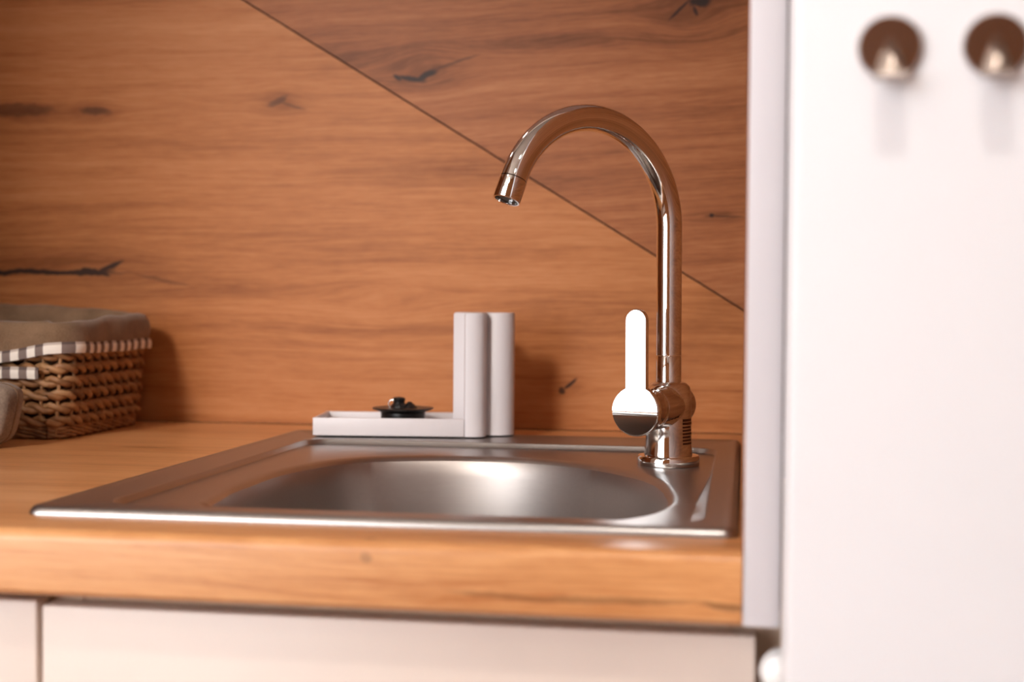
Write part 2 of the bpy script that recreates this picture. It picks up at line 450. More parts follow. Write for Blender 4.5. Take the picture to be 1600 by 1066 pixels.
# ================================================================ END PANEL beside the worktop
ep = empty('end_panel', (0.0110, 0.35, ZT-TH)); tag(ep, 'narrow pale grey board edge standing upright at the worktop end', 'panel')
T = Matrix.Translation(-ep.location)
bm = box(bmesh.new(), 0.0014, 0.0208, 0.0, YW+0.004, ZT-TH, 2.0, 0.0008, 2); bm.transform(T); obj('board', bm, mat_edge, ep, 40)
bm = box(bmesh.new(), 0.0006, 0.0014, 0.004, YW-0.001, ZT+0.0003, 2.0); bm.transform(T); o = obj('wood_lining', bm, mat_side_wood, ep)
o['label'] = 'oak laminate lining on the inner face'

# ================================================================ TALL WHITE CABINET, near right
tc = empty('tall_cabinet', (0.25, -0.10, 0.0)); tag(tc, 'tall glossy white cabinet front with round hooks at right edge', 'cabinet')
T = Matrix.Translation(-tc.location)
bm = box(bmesh.new(), 0.0214, 0.50, -0.128, -0.004, 0.0, 2.1, 0.001, 2); bm.transform(T); obj('carcass', bm, mat_white, tc, 40)
bm = box(bmesh.new(), 0.0188, 0.50, -0.150, -0.1295, 0.06, 2.1, 0.0025, 3); bm.transform(T); obj('door', bm, mat_white, tc, 40)

def hook(label, x, z):
    h = empty('wall_hook', (x, -0.150, z)); tag(h, label, 'hook', 'round steel hooks on the white cabinet')
    R = Matrix.Rotation(PI/2, 4, 'X')           # lathe axis z -> -y
    bm = lathe([(0, 0.0002), (0.0128, 0.0002), (0.0132, 0.0006), (0.0132, 0.0022), (0.0126, 0.0030), (0.0, 0.0031)], 48); bm.transform(R)
    obj('disc', bm, mat_hook, h, 35)
    # tongue: leaves the disc centre, widens downwards and stands off, its tip turned up
    st = [(0.0035, 0.0028, 0.0012), (0.0, 0.0033, 0.0024), (-0.004, 0.0039, 0.0040), (-0.008, 0.0047, 0.0054), (-0.0120, 0.0060, 0.0064), (-0.0140, 0.0095, 0.0068), (-0.0143, 0.0138, 0.0066), (-0.0128, 0.0166, 0.0058)]
    bm = bmesh.new(); rg = []
    for i, (z_, y_, w_) in enumerate(st):
        z2, y2 = st[min(i+1, len(st)-1)][:2]; z1, y1 = st[max(i-1, 0)][:2]
        d = Vector((0, -(y2-y1), z2-z1)).normalized(); nn = Vector((0, d.z, -d.y)); nn = nn if nn.y < 0 else -nn
        c_ = Vector((0, -y_, z_))
        rg.append([bm.verts.new(c_+Vector((a_*w_, 0, 0))+nn*b2) for a_, b2 in ((-1, -0.0006), (-1, 0.0003), (-0.86, 0.0006), (0.86, 0.0006), (1, 0.0003), (1, -0.0006))])
    for A, B in zip(rg, rg[1:]):
        for k_ in range(6): bm.faces.new((A[k_], A[(k_+1) % 6], B[(k_+1) % 6], B[k_]))
    bm.faces.new(rg[0][::-1]); bm.faces.new(rg[-1])
    obj('tongue', bm, mat_hook, h, 30)
hook('round steel hook high on the white cabinet, nearer the worktop', 0.0584, 1.1399)
hook('round steel hook high on the white cabinet, cut by right edge', 0.1005, 1.1399)

# ================================================================ TALL LARDER UNIT and WALL CABINET (both just outside the frame)
lu = empty('larder_unit', (-1.23, 0.14, 0.0)); tag(lu, 'tall cream larder unit closing the kitchen niche on the left', 'cabinet')
T = Matrix.Translation(-lu.location)
bm = box(bmesh.new(), -1.53, -0.9312, -0.40, 0.69, 0.08, 2.1); bm.transform(T); obj('carcass', bm, mat_cream, lu)
bm = box(bmesh.new(), -0.9312, -0.930, 0.004, 0.69, 0.9003, 2.1); bm.transform(T); obj('wood_lining', bm, mat_side_wood, lu)
bm = box(bmesh.new(), -1.528, -0.933, -0.42, -0.4015, 0.10, 2.09, 0.0015); bm.transform(T); obj('door', bm, mat_cream, lu, 40)
bm = box(bmesh.new(), -1.53, -0.9312, -0.35, 0.67, 0.0, 0.08); bm.transform(T); obj('plinth', bm, mat_cream, lu)
wc = empty('wall_cabinet', (-0.5, YW-0.16, 1.50)); tag(wc, 'cream wall cabinet with white underside hung above the sink', 'cabinet')
T = Matrix.Translation(-wc.location)
bm = box(bmesh.new(), -0.929, -0.002, YW-0.30, YW-0.001, 1.518, 1.898); bm.transform(T); obj('carcass', bm, mat_cream, wc)
bm = box(bmesh.new(), -0.929, -0.002, YW-0.30, YW-0.001, 1.50, 1.518); bm.transform(T); obj('underside', bm, mat_white, wc)
for a_ in (-0.58, -0.40):
    bm = lathe([(0, 1.4995), (0.022, 1.4995), (0.022, 1.4965), (0.018, 1.4955), (0, 1.4955)], 24); bm.transform(Matrix.Translation((a_, YW-0.2, 0))); bm.transform(T); obj('puck_light', bm, mat_puck, wc, 40)
for a_, b_ in ((-0.928, -0.4665), (-0.4635, -0.003)):
    bm = box(bmesh.new(), a_, b_, YW-0.32, YW-0.3015, 1.502, 1.896, 0.0015); bm.transform(T); obj('door', bm, mat_cream, wc, 40)

# ================================================================ SINK
def sd_rrect(px, py, x0, x1, y0, y1, r):
    cx, cy = (x0+x1)/2, (y0+y1)/2
    qx = abs(px-cx)-(x1-x0)/2+r; qy = abs(py-cy)-(y1-y0)/2+r
    return math.hypot(max(qx, 0), max(qy, 0))+min(max(qx, qy), 0)-r
CX, CY = -0.205, 0.268
def cast(th, x0, x1, y0, y1, r):
    a, b_ = 0.0, 1.0; c, s_ = math.cos(th), math.sin(th)
    for _ in range(40):
        m_ = (a+b_)/2
        if sd_rrect(CX+c*m_, CY+s_*m_, x0, x1, y0, y1, r) < 0: a = m_
        else: b_ = m_
    return a
# outline angles, dense in the corners
angs = []
rc = 0.009
def edge_pts():
    P = []
    cs = [(SX1-rc, SY1-rc, 0), (SX0+rc, SY1-rc, PI/2), (SX0+rc, SY0+rc, PI), (SX1-rc, SY0+rc, 1.5*PI)]
    for i, (cx, cy, a0) in enumerate(cs):
        for k_ in range(7):
            a = a0+PI/2*k_/6; P.append((cx+rc*math.cos(a), cy+rc*math.sin(a)))
        nx, ny, na = cs[(i+1) % 4]
        p0 = P[-1]; p1 = (nx+rc*math.cos(na), ny+rc*math.sin(na))
        for k_ in range(1, 44): P.append((p0[0]+(p1[0]-p0[0])*k_/44, p0[1]+(p1[1]-p0[1])*k_/44))
    return P
EP = edge_pts()
angs = [math.atan2(y-CY, x-CX) for x, y in EP]
# bowl outline through measured points
BP = [(-0.345, 0.125), (-0.352, 0.170), (-0.358, 0.253), (-0.351, 0.3435), (-0.3235, 0.408), (-0.278, 0.4345), (-0.1955, 0.4420), (-0.1365, 0.4150),
      (-0.0899, 0.3637), (-0.0602, 0.2893), (-0.0530, 0.2443), (-0.0545, 0.1734), (-0.0690, 0.1330), (-0.105, 0.108), (-0.205, 0.100), (-0.315, 0.104)]
BA = sorted((math.atan2(y-CY, x-CX), math.hypot(x-CX, y-CY)) for x, y in BP)
def bowl_r(th):
    n = len(BA)
    for i in range(n):
        a0, a1 = BA[i][0], BA[(i+1) % n][0]
        if a1 < a0: a1 += 2*PI
        t_ = th
        if t_ < a0: t_ += 2*PI
        if a0 <= t_ <= a1:
            f = (t_-a0)/(a1-a0); p = [BA[(i+k_-1) % n][1] for k_ in range(4)]
            return 0.5*((2*p[1])+(-p[0]+p[2])*f+(2*p[0]-5*p[1]+4*p[2]-p[3])*f*f+(-p[0]+3*p[1]-3*p[2]+p[3])*f**3)
    return 0.15
br = [bowl_r(a) for a in angs]
nA = len(angs)
for _ in range(6): br = [(br[i-1]+2*br[i]+br[(i+1) % nA])/4 for i in range(nA)]
loops = []
def rect_loop(ins, z, r=rc):
    return [(CX+math.cos(a)*d, CY+math.sin(a)*d, z) for a in angs for d in [cast(a, SX0+ins, SX1-ins, SY0+ins, SY1-ins, max(r-ins, 0.002))]]
loops.append([(x, y, 0.9002) for x, y in EP])
loops.append([(x, y, 0.9010) for x, y in EP])
for ins, z in ((0.0006, 0.9024), (0.0018, 0.9041), (0.0034, 0.9052), (0.0052, 0.9054), (0.0075, 0.9048), (0.0105, 0.9040)):
    loops.append(rect_loop(ins, z))
ZD = 0.8990
RX0, RX1, RY0, RY1, RR = -0.400, -0.0222, 0.082, 0.5175, 0.022
def recess(ins, z, extra=0.0):
    L_ = []
    for a in angs:
        d = cast(a, RX0+ins, RX1-ins, RY0+ins*0.5, RY1-ins, RR)
        x, y = CX+math.cos(a)*d, CY+math.sin(a)*d
        if extra and x > -0.06:
            wgt = max(0.0, min(1.0, (x+0.06)/0.03)); k_ = max(0.0, min(1.0, (0.36-y)/0.22))
            x -= extra*wgt*k_
        L_.append((x, y, z))
    return L_
loops.append(recess(-0.0012, 0.9038)); loops.append(recess(0.0, 0.9036)); loops.append(recess(0.0006, 0.9031)); loops.append(recess(0.0014, ZD+0.0005, 0.007)); loops.append(recess(0.0024, ZD+0.0001, 0.006)); loops.append(recess(0.0044, ZD, 0.006))
def bowl(off, z, blend=0.0, rad=0.05):
    L_ = []
    for a, b_ in zip(angs, br):
        d = b_+off
        d = d*(1-blend)+rad*blend
        L_.append((CX+math.cos(a)*d, CY+math.sin(a)*d, z))
    return L_
for off, z, bl in ((0.009, ZD-0.0002, 0), (0.006, ZD-0.0008, 0), (0.003, ZD-0.0022, 0), (0.0005, ZD-0.0045, 0), (-0.0015, ZD-0.009, 0), (-0.003, ZD-0.018, 0),
                   (-0.006, 0.85, 0), (-0.010, 0.80, 0), (-0.013, 0.775, 0), (-0.018, 0.762, 0), (-0.026, 0.754, 0), (-0.038, 0.750, 0),
                   (-0.03, 0.748, 0.5), (-0.02, 0.7465, 0.9), (0, 0.746, 1.0)):
    loops.append(bowl(off, z, bl))
N_RIM = 2+6+6+3
sk = empty('kitchen_sink', (-0.218, 0.318, ZT)); tag(sk, 'square brushed steel inset sink with oval bowl in the oak worktop', 'sink')
T = Matrix.Translation(-sk.location)
def skin(ls, name, mat_):
    bm = bmesh.new(); rings = [[bm.verts.new(p) for p in L_] for L_ in ls]
    for A, B in zip(rings, rings[1:]):
        for k_ in range(nA): bm.faces.new((A[k_], A[(k_+1) % nA], B[(k_+1) % nA], B[k_]))
    bm.transform(T)
    return obj(name, bm, mat_, sk, 60)
skin(loops[:N_RIM+1], 'rim', mat_steel)
skin(loops[N_RIM:], 'bowl', mat_bowl)
bm = lathe([(0.0505, 0.7455), (0.0505, 0.7475), (0.046, 0.7480), (0.041, 0.7462), (0.038, 0.742), (0.0, 0.7415)], 40); bm.transform(Matrix.Translation((CX, CY, 0))); bm.transform(T)
dr = obj('drain', bm, mat_chrome, sk, 40)
bm = lathe([(0.0, 0.7445), (0.008, 0.7445), (0.008, 0.7425), (0.03, 0.7425), (0.03, 0.7416)], 24); bm.transform(Matrix.Translation((CX, CY, 0))); bm.transform(T)
obj('strainer', bm, mat_chrome, dr, 40)

# ================================================================ FAUCET
FB = Vector((-0.0604, 0.4178, ZD+0.0015))
fa = empty('kitchen_faucet', FB); tag(fa, 'chrome kitchen faucet with high curved spout at the sink corner', 'faucet')
rh = Vector((0.98695, 0.16102, 0)); th_ = Vector((0.16102, -0.98695, 0))
fa.rotation_mode = 'AXIS_ANGLE'
fa.rotation_axis_angle = (0.0062, th_.x, th_.y, th_.z)           # leans a hair to the left
obj('base_flange', lathe([(0, -0.0013), (0.0255, -0.0013), (0.0258, -0.0006), (0.0258, 0.0056), (0.0248, 0.0068), (0.0205, 0.0072), (0, 0.0072)], 64), mat_chrome, fa, 40)
obj('body', lathe([(0.0, 0.006), (0.0200, 0.006), (0.0198, 0.009), (0.0192, 0.016), (0.0190, 0.026), (0.0190, 0.050), (0.0188, 0.058), (0.0175, 0.0635), (0.0145, 0.0665), (0.0106, 0.0675), (0, 0.0675)], 64), mat_chrome, fa, 40)
PR = 0.0105
obj('collar', lathe([(0, 0.064), (PR, 0.064), (PR, 0.0885), (PR-0.0004, 0.0890), (0, 0.0890)], 48), mat_chrome, fa, 40)
sd = Vector((-0.69712, -0.71696, 0)); R_ = 0.0829; ZBND = 0.1950
path = [(0, 0, 0.0893), (0, 0, 0.10), (0, 0, 0.13), (0, 0, 0.16), (0, 0, ZBND-.005)]
END = math.radians(158)
for k_ in range(0, 61):
    a = END*k_/60
    path.append(tuple(sd*(R_-R_*math.cos(a))+Vector((0, 0, ZBND+R_*math.sin(a)))))
bm = tube(path, PR, 40)
obj('spout', bm, mat_chrome, fa, 50)
pe = Vector(path[-1]); td = (sd*math.sin(END)+Vector((0, 0, math.cos(END)))).normalized()
rot = td.to_track_quat('Z', 'Y').to_matrix().to_4x4()
bm = lathe([(0, 0.0002), (PR-0.0004, 0.0002), (PR+0.0001, 0.0007), (PR+0.0001, 0.0172), (PR-0.0004, 0.0178), (PR-0.0014, 0.0178), (PR-0.0016, 0.0165), (PR-0.0016, 0.012), (0, 0.012)], 48)
bm.transform(Matrix.Translation(pe) @ rot); ae = obj('aerator', bm, mat_chrome, fa, 40)
bm = lathe([(0, 0.0160), (0.003, 0.0162), (0.0032, 0.0154), (0.0078, 0.0154), (0.0087, 0.0150), (0.0087, 0.0125), (0, 0.0125)], 32)
bm.transform(Matrix.Translation(pe) @ rot); obj('aerator_insert', bm, mat_aerator, ae, 40)
# side housing with the lever
ax = Vector((-0.3186, -0.9479, 0)).normalized()
rotH = ax.to_track_quat('Z', 'Y').to_matrix().to_4x4()
HC = Matrix.Translation((0, 0, 0.0478)) @ rotH
bm = lathe([(0, -0.0225), (0.012, -0.0225), (0.0155, -0.0215), (0.0172, -0.0190), (0.0176, -0.0165), (0.0176, 0.0415), (0.0172, 0.0419), (0, 0.0419)], 64)
bm.transform(HC); obj('housing', bm, mat_chrome, fa, 40)
bm = lathe([(0, 0.0422), (0.0172, 0.0422), (0.0177, 0.0428), (0.0180, 0.052), (0.0186, 0.060), (0.0196, 0.0645), (0, 0.0645)], 64)
bm.transform(HC); obj('handle_cap', bm, mat_chrome, fa, 40)
# lever plate: disc with an upright paddle, cut from one outline
RD = 0.0202; HWd = 0.0092; TOPZ = 0.0800
pts = []
a0 = math.acos(HWd/RD)                          # angle where paddle leaves the disc
def outline(rd, hw, top):
    P = []
    a0 = math.acos(hw/rd)
    for k_ in range(61):
        a = PI-a0 + (2*PI-(PI-2*a0))*k_/60
        P.append((rd*math.cos(a), rd*math.sin(a)))
    z_r = top-hw
    for k_ in range(1, 12): P.append((hw, P[60][1]+(z_r-P[60][1])*k_/12))
    for k_ in range(0, 25):
        a = PI*k_/24; P.append((hw*math.cos(a), z_r+hw*math.sin(a)))
    for k_ in range(1, 12): P.append((-hw, z_r+(P[0][1]-z_r)*k_/12))
    return P
bm = bmesh.new(); rg = []
# local: x across, y up, z out of the disc; slightly domed on the disc, leaning on the paddle
def dome(x, y):
    rr = (x*x+y*y)/(RD*RD)
    base = 0.0022*(1-min(rr, 1.0)) if y < 0.012 else 0.0
    return base
for (sc_, z) in (((-0.0014), 0.0650), (0.0, 0.0658), (0.0, 0.0688), (-0.0004, 0.0696), (-0.0010, 0.0700)):
    rg.append([bm.verts.new((x, y, z)) for x, y in outline(RD+sc_, HWd+sc_, TOPZ+sc_)])
for A, B in zip(rg, rg[1:]):
    n_ = len(A)
    for k_ in range(n_): bm.faces.new((A[k_], A[(k_+1) % n_], B[(k_+1) % n_], B[k_]))
bm.faces.new(rg[0][::-1])
# front face: paddle grid + domed disc fan as concentric copies
face = bm.faces.new(rg[-1])
rotL = Matrix((Vector((-ax.y, ax.x, 0)), Vector((0, 0, 1)), ax)).transposed().to_4x4()     # x across, y up, z along axis
ML = Matrix.Translation((0, 0, 0.0478)) @ rotL
bm.transform(ML)
hd = obj('handle', bm, mat_chrome, fa, 30)
# disc face: gently bowed from top to bottom
rf = RD-0.0012; bow = lambda y_: 0.0016*(1-(y_/rf)**2)
bm = bmesh.new(); rows_ = []
for k_ in range(33):
    a = -PI/2+PI*k_/32; y_ = rf*math.sin(a); w_ = rf*math.cos(a)
    rows_.append([bm.verts.new((w_*(i-8)/8, y_, 0.07005+bow(y_))) for i in range(17)])
for A, B in zip(rows_, rows_[1:]):
    for i in range(16): bm.faces.new((A[i], A[i+1], B[i+1], B[i]))
for side in (0, 16):
    ed = [r_[side] for r_ in rows_]; lo_ = [bm.verts.new((v.co.x, v.co.y, 0.0699)) for v in ed]
    for i in range(32): bm.faces.new((ed[i], ed[i+1], lo_[i+1], lo_[i]))
bmesh.ops.remove_doubles(bm, verts=bm.verts, dist=1e-7)
bm.transform(ML); obj('disc_face', bm, mat_chrome, hd, 40)
# worn engraving across the disc: a row of fine strokes
bm = bmesh.new()
for k_ in range(9):
    xx = -0.0075+k_*0.0018; hh = 0.0009 if k_ in (0, 4, 7) else 0.0006
    zz = 0.07005+0.0016
    box(bm, xx-0.00022, xx+0.00022, 0.0005-hh, 0.0005+hh, zz-0.0002, zz+0.00012)
bm.transform(ML); obj('engraved_mark', bm, mat_steel, hd)
# small printed lines on the right side of the body
bm = bmesh.new()
def patch(a0, a1, z0, z1, r):
    n_ = 6
    lo_ = [bm.verts.new((r*math.cos(a0+(a1-a0)*i/n_), r*math.sin(a0+(a1-a0)*i/n_), z0)) for i in range(n_+1)]
    hi_ = [bm.verts.new((r*math.cos(a0+(a1-a0)*i/n_), r*math.sin(a0+(a1-a0)*i/n_), z1)) for i in range(n_+1)]
    for i in range(n_): bm.faces.new((lo_[i], lo_[i+1], hi_[i+1], hi_[i]))
for i in range(8):
    z0 = 0.0165+i*0.0027
    patch(-0.85, -0.10-0.1*(i % 3), z0, z0+(0.0016 if i < 6 else 0.0021), 0.01925)
obj('printed_label', bm, mat_print, fa)

# ================================================================ WHITE TRAY / BRUSH HOLDER
an = math.radians(7.0)
tr = empty('sponge_holder', (-0.3995, 0.5275, 0.9056)); tr.rotation_euler = (0, 0, an)
tag(tr, 'white plastic sponge tray with upright brush holder behind the sink', 'holder')
Lx, Dy, Hh, wl = 0.135, 0.078, 0.0168, 0.0032
bm = bmesh.new()
box(bm, 0.001, Lx+0.005, 0.001, Dy-0.001, 0.0003, 0.0068)
obj('tray_base', bm, mat_plastic, tr, 40)
bm = bmesh.new()
box(bm, 0, 0.1430, 0, wl, 0.0, Hh, 0.0008, 2)
obj('front_wall', bm, mat_plastic, tr, 40)
bbox('back_wall', 0, Lx+0.004, Dy-wl, Dy, 0.0, Hh, mat_plastic, tr, 0.0008)
bbox('side_wall', 0, wl, wl*0.5, Dy-wl*0.5, 0.0, Hh-0.0002, mat_plastic, tr, 0.0008)
# upright: slab with a rounded front right corner, plus the tube behind it
HU = 0.1165
def rounded_prism(pts, z0, z1, bev):
    bm = prism(bmesh.new(), pts, z0, z1, 'z')
    bmesh.ops.recalc_face_normals(bm, faces=bm.faces)
    ed = [e for e in bm.edges if all(abs(v.co.z-z1) < 1e-6 for v in e.verts)]
    bmesh.ops.bevel(bm, geom=ed, offset=bev, segments=3, affect='EDGES')
    return bm
rr = 0.0165
x_r = 0.163
pts = [(0.1305, Dy), (0.1305, 0.026), (0.1418, 0.026), (0.1424, 0.0250), (0.1424, 0.0030), (0.1436, 0.0006), (0.1460, 0.0)]
for k_ in range(0, 9):
    a = -PI/2 + (PI/2)*k_/8
    pts.append((x_r-0.012+0.012*math.cos(a), 0.012+0.012*math.sin(a)))
pts += [(x_r, Dy)]
obj('upright', rounded_prism(pts, 0.0, HU, 0.001), mat_plastic, tr, 35)
rt = 0.017
bm = lathe([(0, 0), (rt, 0), (rt, HU-0.0012), (rt-0.0008, HU), (rt-0.0022, HU), (rt-0.003, HU-0.001), (rt-0.003, 0.004), (0, 0.004)], 48)
bm.transform(Matrix.Translation((0.1715, 0.036, 0)))
obj('brush_tube', bm, mat_plastic, tr, 40)

# sink plug lying on the tray
pl = empty('sink_plug', (-0.3215, 0.5655, 0.9125)); tag(pl, 'black rubber sink plug with knob lying on the white tray', 'plug')
obj('stopper', lathe([(0, 0), (0.0200, 0), (0.0208, 0.001), (0.0212, 0.0135), (0, 0.0135)], 48), mat_black, pl, 40)
obj('flange', lathe([(0, 0.0136), (0.0212, 0.0136), (0.0225, 0.0146), (0.0288, 0.0168), (0.0294, 0.0176), (0.0288, 0.0182), (0.020, 0.0180), (0, 0.0182)], 48), mat_black, pl, 40)
bm = lathe([(0, 0.018), (0.0085, 0.018), (0.0075, 0.0205), (0.0055, 0.0225), (0.0055, 0.0240), (0.0065, 0.0258), (0.005, 0.0278), (0, 0.0284)], 32)
bm.transform(Matrix.Translation((-0.004, 0, 0))); obj('knob', bm, mat_black, pl, 40)
rp = [(-0.0095+0.0036*math.cos(a), -0.004, 0.0220+0.0036*math.sin(a)) for a in [2*PI*i/20 for i in range(20)]]
o = obj('ring', tube(rp, 0.0006, 8, closed=True), mat_chrome, pl, 60); o['label'] = 'small chrome chain ring'
bm = lathe([(0, 0), (0.0085, 0), (0.0015, 0.006), (0, 0.006)], 24)
bm.transform(Matrix.Translation((0.0065, 0, 0.0178))); obj('knob_rib', bm, mat_black, pl, 40)

# ================================================================ WICKER BASKET
BX0, BX1, BY0, BY1 = -0.890, -0.630, 0.484, 0.655
bk = empty('wicker_basket', ((BX0+BX1)/2, (BY0+BY1)/2, ZT)); tag(bk, 'brown woven wicker basket by the wall at left', 'basket')
TB = Matrix.Translation(-bk.location)
def rr_path(x0, x1, y0, y1, r):
    """points along a rounded rectangle as (point, outward normal, arc length)"""
    cs = [(x1-r, y0+r, -PI/2), (x1-r, y1-r, 0), (x0+r, y1-r, PI/2), (x0+r, y0+r, PI)]
    pts = []
    for i, (cx, cy, a0) in enumerate(cs):
        for k_ in range(7):
            a = a0+PI/2*k_/6; pts.append((Vector((cx+r*math.cos(a), cy+r*math.sin(a), 0)), Vector((math.cos(a), math.sin(a), 0))))
    seq = []; s_ = 0.0
    n_ = len(pts)
    for i in range(n_):
        (p, q), (p2, q2) = pts[i], pts[(i+1) % n_]
        d = (p2-p).length; m_ = max(1, int(d/0.0022))
        for k_ in range(m_):
            f = k_/m_
            seq.append((p.lerp(p2, f), q.lerp(q2, f).normalized(), s_+d*f))
        s_ += d
    return seq, s_
HB = 0.100
def ring_at(z):
    e = 0.008*z/HB
    return rr_path(BX0-e, BX1+e, BY0-e*0.4, BY1+e*0.4, 0.014)
base_seq, per = ring_at(0)
NST = 50                                        # stakes around
pitch_ = per/NST
def at_s(seq, total, s_):
    s_ = s_ % total
    lo_, hi_ = 0, len(seq)-1
    while lo_ < hi_:
        m_ = (lo_+hi_+1)//2
        if seq[m_][2] <= s_: lo_ = m_
        else: hi_ = m_-1
    return seq[lo_]
for i in range(NST):
    pth = []
    for k_ in range(5):
        z = 0.004+(HB-0.004)*k_/4; sq, tot = ring_at(z)
        p, q, _ = at_s(sq, tot, tot*(i+0.5)/NST)
        pth.append((p.x, p.y, ZT+z))
    bm = tube(pth, 0.0017, 6); bm.transform(TB); obj('stake', bm, mat_wicker2, bk, 60)
rows = [(0.0035, 0.0017, 0.5), (0.0070, 0.0017, 0.5), (0.0105, 0.0018, 0.5)] + [(0.0170+0.0125*i, 0.0034, 1.0) for i in range(7)]
for ri, (z, rad, wv) in enumerate(rows):
    sq, tot = ring_at(z)
    for strand in range(2):
        pth = []; 
        step = 2 if rad > 0.002 else 3
        for (p, q, s_) in sq[::step]:
            ph = PI*(s_/tot*NST) + strand*PI + ri*PI*0.5*(1 if wv == 1.0 else 0)
            off = math.sin(ph)*(0.0030*wv)
            zz = z + math.cos(ph)*0.0030*wv
            c_ = p+q*off
            pth.append((c_.x, c_.y, ZT+max(zz, rad)))
        bm = tube(pth, rad*0.92, 8, closed=True); bm.transform(TB)
        obj('weaver', bm, mat_wicker if (ri+strand) % 2 else mat_wicker2, bk, 60)
bm = box(bmesh.new(), BX0+.004, BX1-.004, BY0+.004, BY1-.004, ZT+0.0005, ZT+0.004); bm.transform(TB); obj('base', bm, mat_wicker, bk)
sq, tot = ring_at(HB)
bm = tube([(p.x, p.y, ZT+HB) for p, q, s_ in sq[::3]], 0.0042, 8, closed=True); bm.transform(TB); obj('rim', bm, mat_wicker, bk, 60)

# cloth liner folded over the rim
ln = empty('basket_liner', ((BX0+BX1)/2, (BY0+BY1)/2, ZT)); tag(ln, 'taupe linen liner folded over the wicker basket rim, gingham hem', 'liner')
sq, tot = rr_path(BX0-0.008, BX1+0.008, BY0-0.003, BY1+0.003, 0.016)
sq = sq[::2]
def hem(p):
    """height of the lower edge of the folded flap: sags along the front"""
    h = 0.0895
    if p.y < BY0+0.012: h -= 0.0110*max(0.0, min(1.0, (BX1-0.004-p.x)/0.065))**1.1
    return h
wob = lambda s_, k_: math.sin(s_*95+k_*1.7)*0.5+math.sin(s_*41+k_*0.8+1.0)*0.5
prof = [(-0.016, 0.012, 'a'), (-0.015, 0.05, 'a'), (-0.012, 0.085, 'a'), (-0.010, 0.104, 'a'), (-0.0075, 0.1125, 'a'), (-0.002, 0.1165, 'a'), (0.0035, 0.1155, 'a'), (0.0068, 0.110, 'a'),
        (0.0085, 0.66, 'f'), (0.0090, 0.36, 'f'), (0.0086, 0.10, 'f'), (0.0082, 0.0, 'f')]
bm = bmesh.new(); rg = []
for k_, (o_, z, md) in enumerate(prof):
    R = []
    for p, q, s_ in sq:
        wv = wob(s_, k_*0.6)
        fy = max(0.0, min(1.0, (p.y-BY0)/(BY1-BY0)))
        far = -0.0055 + 0.0075*fy + (0.009*max(0.0, min(1.0, (BX1-p.x)/0.15)) if fy > 0.5 else 0.0)
        zz = z if md == 'a' else hem(p)+(0.108-hem(p))*z
        zt = zz + (0.0016*wv if 2 < k_ < 10 else 0.0008*wv) + (far if k_ > 2 else 0)
        oo = o_ + 0.0014*wob(s_+0.1, k_*0.5)*(1 if k_ > 6 else 0.8)
        c_ = p+q*oo
        R.append(bm.verts.new((c_.x, c_.y, ZT+zt)))
    rg.append(R)
n_ = len(sq)
for A, B in zip(rg, rg[1:]):
    for i in range(n_): bm.faces.new((A[i], A[(i+1) % n_], B[(i+1) % n_], B[i]))
bm.faces.new(rg[0][::-1])
TLn = Matrix.Translation(-ln.location); bm.transform(TLn)
obj('cloth', bm, mat_linen, ln, 80)
# gingham hem band
def band(name, seq, z_of, h, out, parent, closed=True):
    bm = bmesh.new(); uvl = bm.loops.layers.uv.new('UVMap'); rg = []
    for f, oo in ((1.0, out), (0.66, out+0.0010), (0.33, out+0.0010), (0.0, out+0.0002), (0.0, out-0.0008), (1.0, out-0.0008)):
        R = []
        for p, q, s_ in seq:
            c_ = p+q*(oo+0.0010*wob(s_+0.1, 4.5)); R.append((bm.verts.new((c_.x, c_.y, ZT+z_of(p, s_)+h*f)), s_, f*h))
        rg.append(R)
    rg.append(rg[0])
    n_ = len(seq)
    for A, B in zip(rg, rg[1:]):
        for i in range(n_ if closed else n_-1):
            j = (i+1) % n_
            fc = bm.faces.new((A[i][0], A[j][0], B[j][0], B[i][0]))
            sj = A[j][1] if j else A[i][1]+0.004
            for lp, uv in zip(fc.loops, ((A[i][1], A[i][2]), (sj, A[j][2]), (sj, B[j][2]), (B[i][1], B[i][2]))): lp[uvl].uv = uv
    bm.transform(TLn)
    return obj(name, bm, mat_gingham, parent, 60)
o = band('hem_band', sq, lambda p, s_: hem(p)-0.0085+0.0008*wob(s_, 0), 0.0105, 0.0095, ln); o['label'] = 'grey and white gingham hem band'
fr = [t_ for t_ in sq if t_[0].y < BY0-0.0025 and t_[0].x < -0.645 and t_[0].x > -0.90]
o = band('ribbon', fr, lambda p, s_: 0.0575+0.0006*wob(s_, 2), 0.0110, 0.0095, ln, closed=False); o['label'] = 'grey and white gingham ribbon below the hem'

# felt pouch at the left frame edge
fp = empty('felt_pouch', (-0.70, 0.405, ZT)); tag(fp, 'taupe felt pouch with rounded corner, cut off by left edge before the basket', 'pouch')
def pouch_outline(s_):
    P = []
    for k_ in range(48):
        a = 2*PI*k_/48; c, d = math.cos(a), math.sin(a)
        e = 0.42
        x = math.copysign(abs(c)**e, c)*0.066; z = math.copysign(abs(d)**e, d)*0.0292
        x *= 1+0.10*(z/0.0292)
        P.append((x*s_, 0.0297+z*(0.5+0.5*s_) if s_ < 1 else 0.0297+z))
    return P
bm = bmesh.new(); rg = []
for y, s_ in ((-0.017, 0.90), (-0.0155, 0.955), (-0.012, 0.985), (0.0, 1.0), (0.012, 0.985), (0.0155, 0.955), (0.017, 0.90)):
    rg.append([bm.verts.new((x, y, z)) for x, z in pouch_outline(s_)])
for A, B in zip(rg, rg[1:]):
    for i in range(48): bm.faces.new((A[i], A[(i+1) % 48], B[(i+1) % 48], B[i]))
bm.faces.new(rg[0][::-1]); bm.faces.new(rg[-1])
obj('pouch_body', bm, mat_felt, fp, 50)
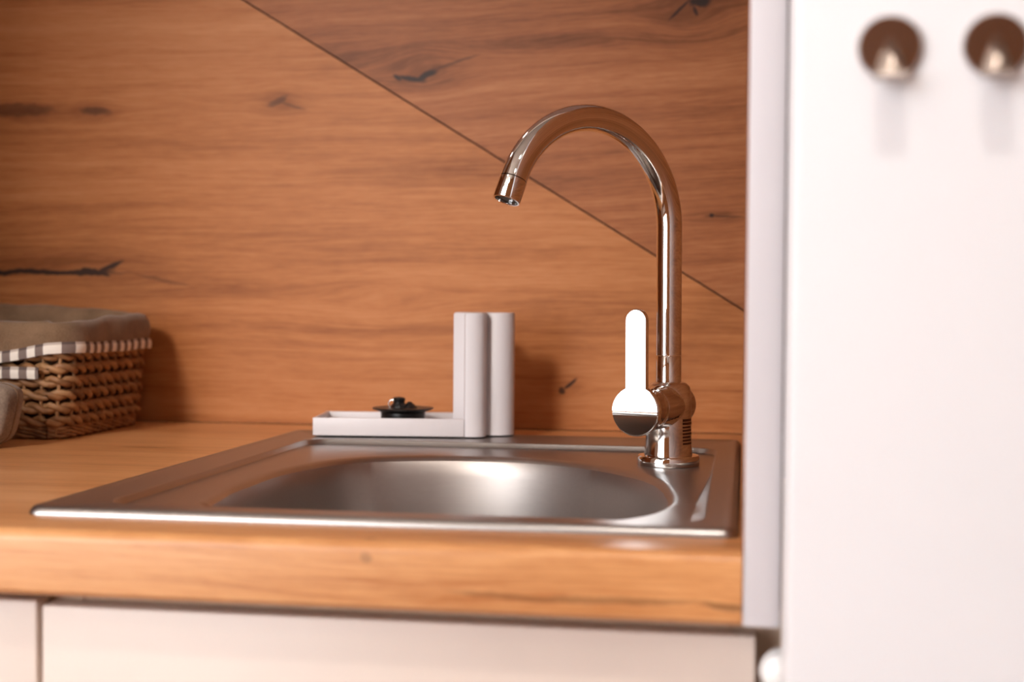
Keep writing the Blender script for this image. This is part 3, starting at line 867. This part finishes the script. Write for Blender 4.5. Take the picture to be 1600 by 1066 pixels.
sp_ = [(x*1.004, 0.0, 0.0297+(z-0.0297)*1.004) for x, z in pouch_outline(1.0)]
obj('seam', tube(sp_, 0.0008, 6, closed=True), mat_linen, fp, 60)

# ================================================================ CEILING SPOTS (out of frame, light the room)
def spot(label, x, y):
    s_ = empty('ceiling_spot', (x, y, ZC)); tag(s_, label, 'lamp', 'recessed ceiling spots')
    obj('trim_ring', lathe([(0.046, 0), (0.062, 0), (0.062, -0.004), (0.056, -0.008), (0.048, -0.008), (0.046, -0.004), (0.046, 0)], 40), mat_white, s_, 40)
    obj('lens', lathe([(0.0, -0.0045), (0.046, -0.0045), (0.046, -0.002), (0, -0.002)], 40), mat_lamp, s_)
spot('recessed ceiling spot over the left of the room', -1.25, -0.95)
spot('recessed ceiling spot behind the viewer near the window', -0.95, -1.6)
spot('recessed ceiling spot behind the viewer on the right', 0.25, -1.5)
# two adjustable ceiling spotlights: one floods the worktop front, one is aimed at the splashback
def spotlight(label, x, y, target, energy, size, soft):
    ss = empty('ceiling_spotlight', (x, y, ZC)); tag(ss, label, 'lamp', 'adjustable ceiling spotlights')
    obj('mount', lathe([(0, 0), (0.045, 0), (0.045, -0.012), (0.040, -0.016), (0, -0.016)], 40), mat_white, ss, 40)
    c_ = Vector((0, 0, -0.09)); aim = (Vector(target)-(Vector(ss.location)+c_)).normalized()
    RS = Matrix.Translation(c_) @ (-aim).to_track_quat('Z', 'Y').to_matrix().to_4x4()
    obj('arm', tube([(0, 0, -0.015), (0, 0, -0.05), tuple(c_)], 0.005, 10), mat_white, ss, 60)
    bm = lathe([(0.0, 0.055), (0.028, 0.05), (0.034, 0.03), (0.040, -0.03), (0.038, -0.03), (0.030, 0.02), (0.0, 0.022)], 40); bm.transform(RS); sh = obj('shade', bm, mat_white, ss, 40)
    bm = lathe([(0.0, 0.012), (0.028, 0.012), (0.028, 0.010), (0.0, 0.006)], 32); bm.transform(RS); obj('bulb', bm, mat_lamp, sh, 40)
    ld = bpy.data.lights.new('spot_beam', 'SPOT'); ld.energy = energy; ld.color = (1.0, 0.93, 0.85); ld.spot_size = math.radians(size); ld.spot_blend = 1.0; ld.shadow_soft_size = soft
    lo_ = bpy.data.objects.new('spot_beam', ld); COL.objects.link(lo_); lo_.parent = ss
    lo_.matrix_local = RS @ Matrix.Translation((0, 0, -0.036))
spotlight('white adjustable ceiling spotlight above the worktop front', 0.0, -0.80, (-0.10, -0.05, 0.9), SPOT_WIDE, 46, 0.035)
spotlight('white adjustable ceiling spotlight near the window, aimed at the splashback', -0.95, -2.05, (-0.42, 0.69, 1.04), SPOT_NARROW, 18, 0.26)
